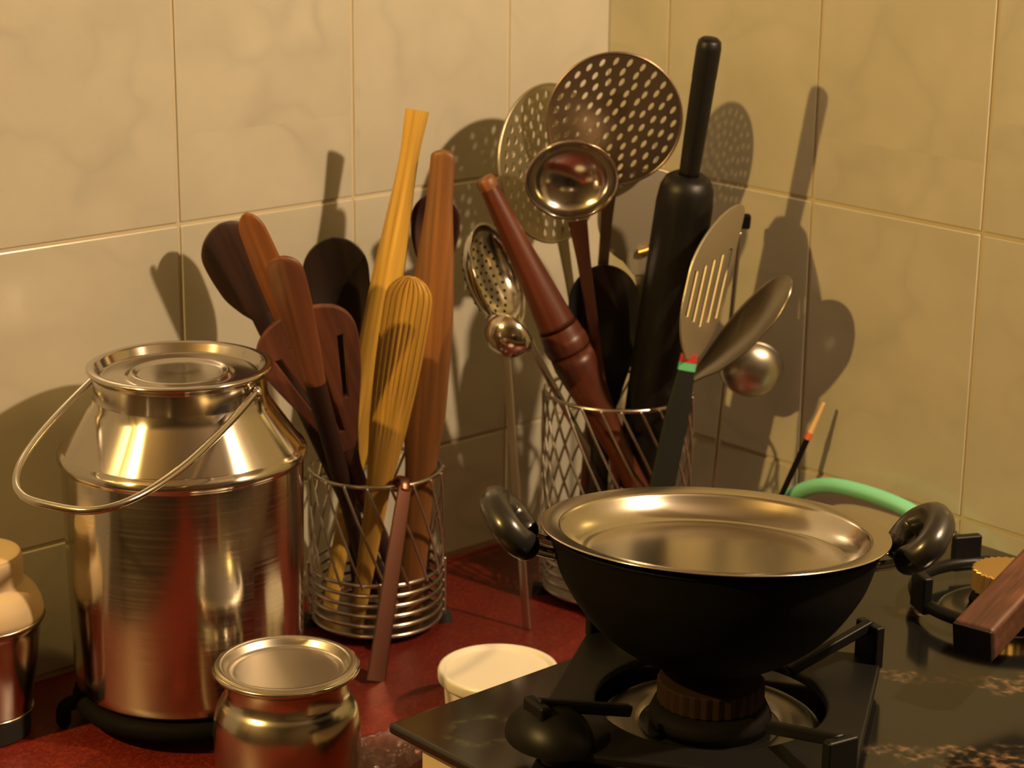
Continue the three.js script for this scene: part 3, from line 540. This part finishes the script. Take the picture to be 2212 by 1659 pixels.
// ---------------------------------------------------------------- wok and steel plate lying in it
const WOKN = UP.clone().addScaledVector(T, -0.095).addScaledVector(R, 0.028).normalize();
const WB = HB.clone().add(V(0, 0.042, 0)).addScaledVector(R, -0.003);
{
  const g = thing('wok', 'black two-handled wok on the front burner', 'wok', WB.clone());
  const q = new THREE.Quaternion().setFromUnitVectors(UP, WOKN); g.quaternion.copy(q);
  part(g, 'pan', lathe(roundProfile([[0, 0], [26, 0.5], [52, 9], [80, 30], [100, 58], [108, 80], [110.5, 88.5], [112, 90], [111, 91.2], [108.8, 90], [105.5, 80], [97, 59], [78, 33], [51, 12], [26, 4], [0, 3.5]], 6), 96), M.blackIron);
  for (const s of [-1, 1]) {
    const h = new THREE.Group(); h.name = 'handle'; g.add(h);
    const ax = R.clone().applyQuaternion(new THREE.Quaternion()), base = R.clone().multiplyScalar(s * 0.110).add(V(0, 0.078, 0));
    const side = T, at = (out, sd, y) => base.clone().addScaledVector(R, s * out / 1000).addScaledVector(side, sd / 1000).add(V(0, y / 1000, 0));
    part(h, 'bracket', capped([at(-3, 16, 0), at(6, 17, 2), at(18, 18.5, 6)], 0.0036, 10, 8), M.steel);
    part(h, 'bracket', capped([at(-3, -16, 0), at(6, -17, 2), at(18, -18.5, 6)], 0.0036, 10, 8), M.steel);
    part(h, 'grip', capped([at(17, 19, 6), at(23, 27, 12), at(30, 27, 20), at(37, 13, 28), at(38, 0, 30), at(37, -13, 28), at(30, -27, 20), at(23, -27, 12), at(17, -19, 6)], 0.0102, 60, 14), M.bakelite);
  }
  const d = thing('steel_plate', 'wide shallow steel plate with a broad rim lying over the wok', 'plate', WB.clone().addScaledVector(WOKN, 0.0915));
  d.quaternion.copy(q);
  part(d, 'dish', lathe([[0, -13.6], [82, -13.6], [86, -13.2], [90, -12.0], [94, -9.6], [97.5, -6.4], [100.3, -2.6], [102.3, 1.0], [103.4, 2.6], [105, 3.4], [116, 5.0], [117.2, 4.6], [117, 3.8], [105.4, 2.2], [104.2, 1.4], [101.4, -3.4], [98.3, -7.4], [94.4, -10.8], [90, -13.2], [86, -14.4], [0, -14.8]], 120), M.pan);
}
{ // brown-handled griddle on the rear support
  const near = M3([-322, 168, 698]), far = M3([-212, 192, 679]);
  const g = thing('griddle', 'black griddle with a square brown wooden handle at the right edge', 'griddle', M3([-92, 156, 690]));
  const p = g.position, a = near.clone().sub(p), b = far.clone().sub(p);
  part(g, 'disc', lathe([[0, 0], [78, 0], [82, 1.5], [83, 5], [81.5, 6], [78, 4], [0, 4]], 72), M.blackIron);
  const mid = a.clone().lerp(b, 0.5), hd = new RoundedBoxGeometry(0.031, 0.026, a.distanceTo(b), 3, 0.004);
  const m = part(g, 'handle', hd, M.blockWood); m.position.copy(mid); m.lookAt(p.clone().add(b));
  const e = part(g, 'end_face', new RoundedBoxGeometry(0.029, 0.024, 0.003, 2, 0.001), M.nearBlackWood); e.position.copy(a); e.quaternion.copy(m.quaternion);
  part(g, 'neck', capped([b.clone().lerp(a, 0.1), b.clone().lerp(V(-0.078, 0.006, 0.006), 0.6), V(-0.078, 0.004, 0.006)], 0.005, 20, 10), M.steel);
  const fr = part(g, 'ferrule', new RoundedBoxGeometry(0.034, 0.020, 0.026, 3, 0.005), M.steel); fr.position.copy(b); fr.quaternion.copy(m.quaternion);
}
{ // gas hose behind the wok
  const g = thing('gas_hose', 'turquoise rubber gas hose arching along the right wall behind the wok', 'hose', V(-0.025, 0, 0.24));
  const P = (x, y, z) => M3([x, y, z]).sub(g.position);
  part(g, 'pipe', tube([P(-24, 9, 150), P(-24, 40, 205), P(-25, 84, 262), P(-24, 114, 310), P(-24, 122, 358), P(-24, 118, 420), P(-21, 96, 468), P(-21, 68, 500)], 0.0072, 80, 16), M.hose);
  part(g, 'clamp', new THREE.TorusGeometry(0.0082, 0.0016, 8, 24).rotateX(Math.PI / 2).translate(P(-21, 72, 499).x, P(-21, 72, 499).y, P(-21, 72, 499).z), M.steel);
}

renderer.render(scene, camera);
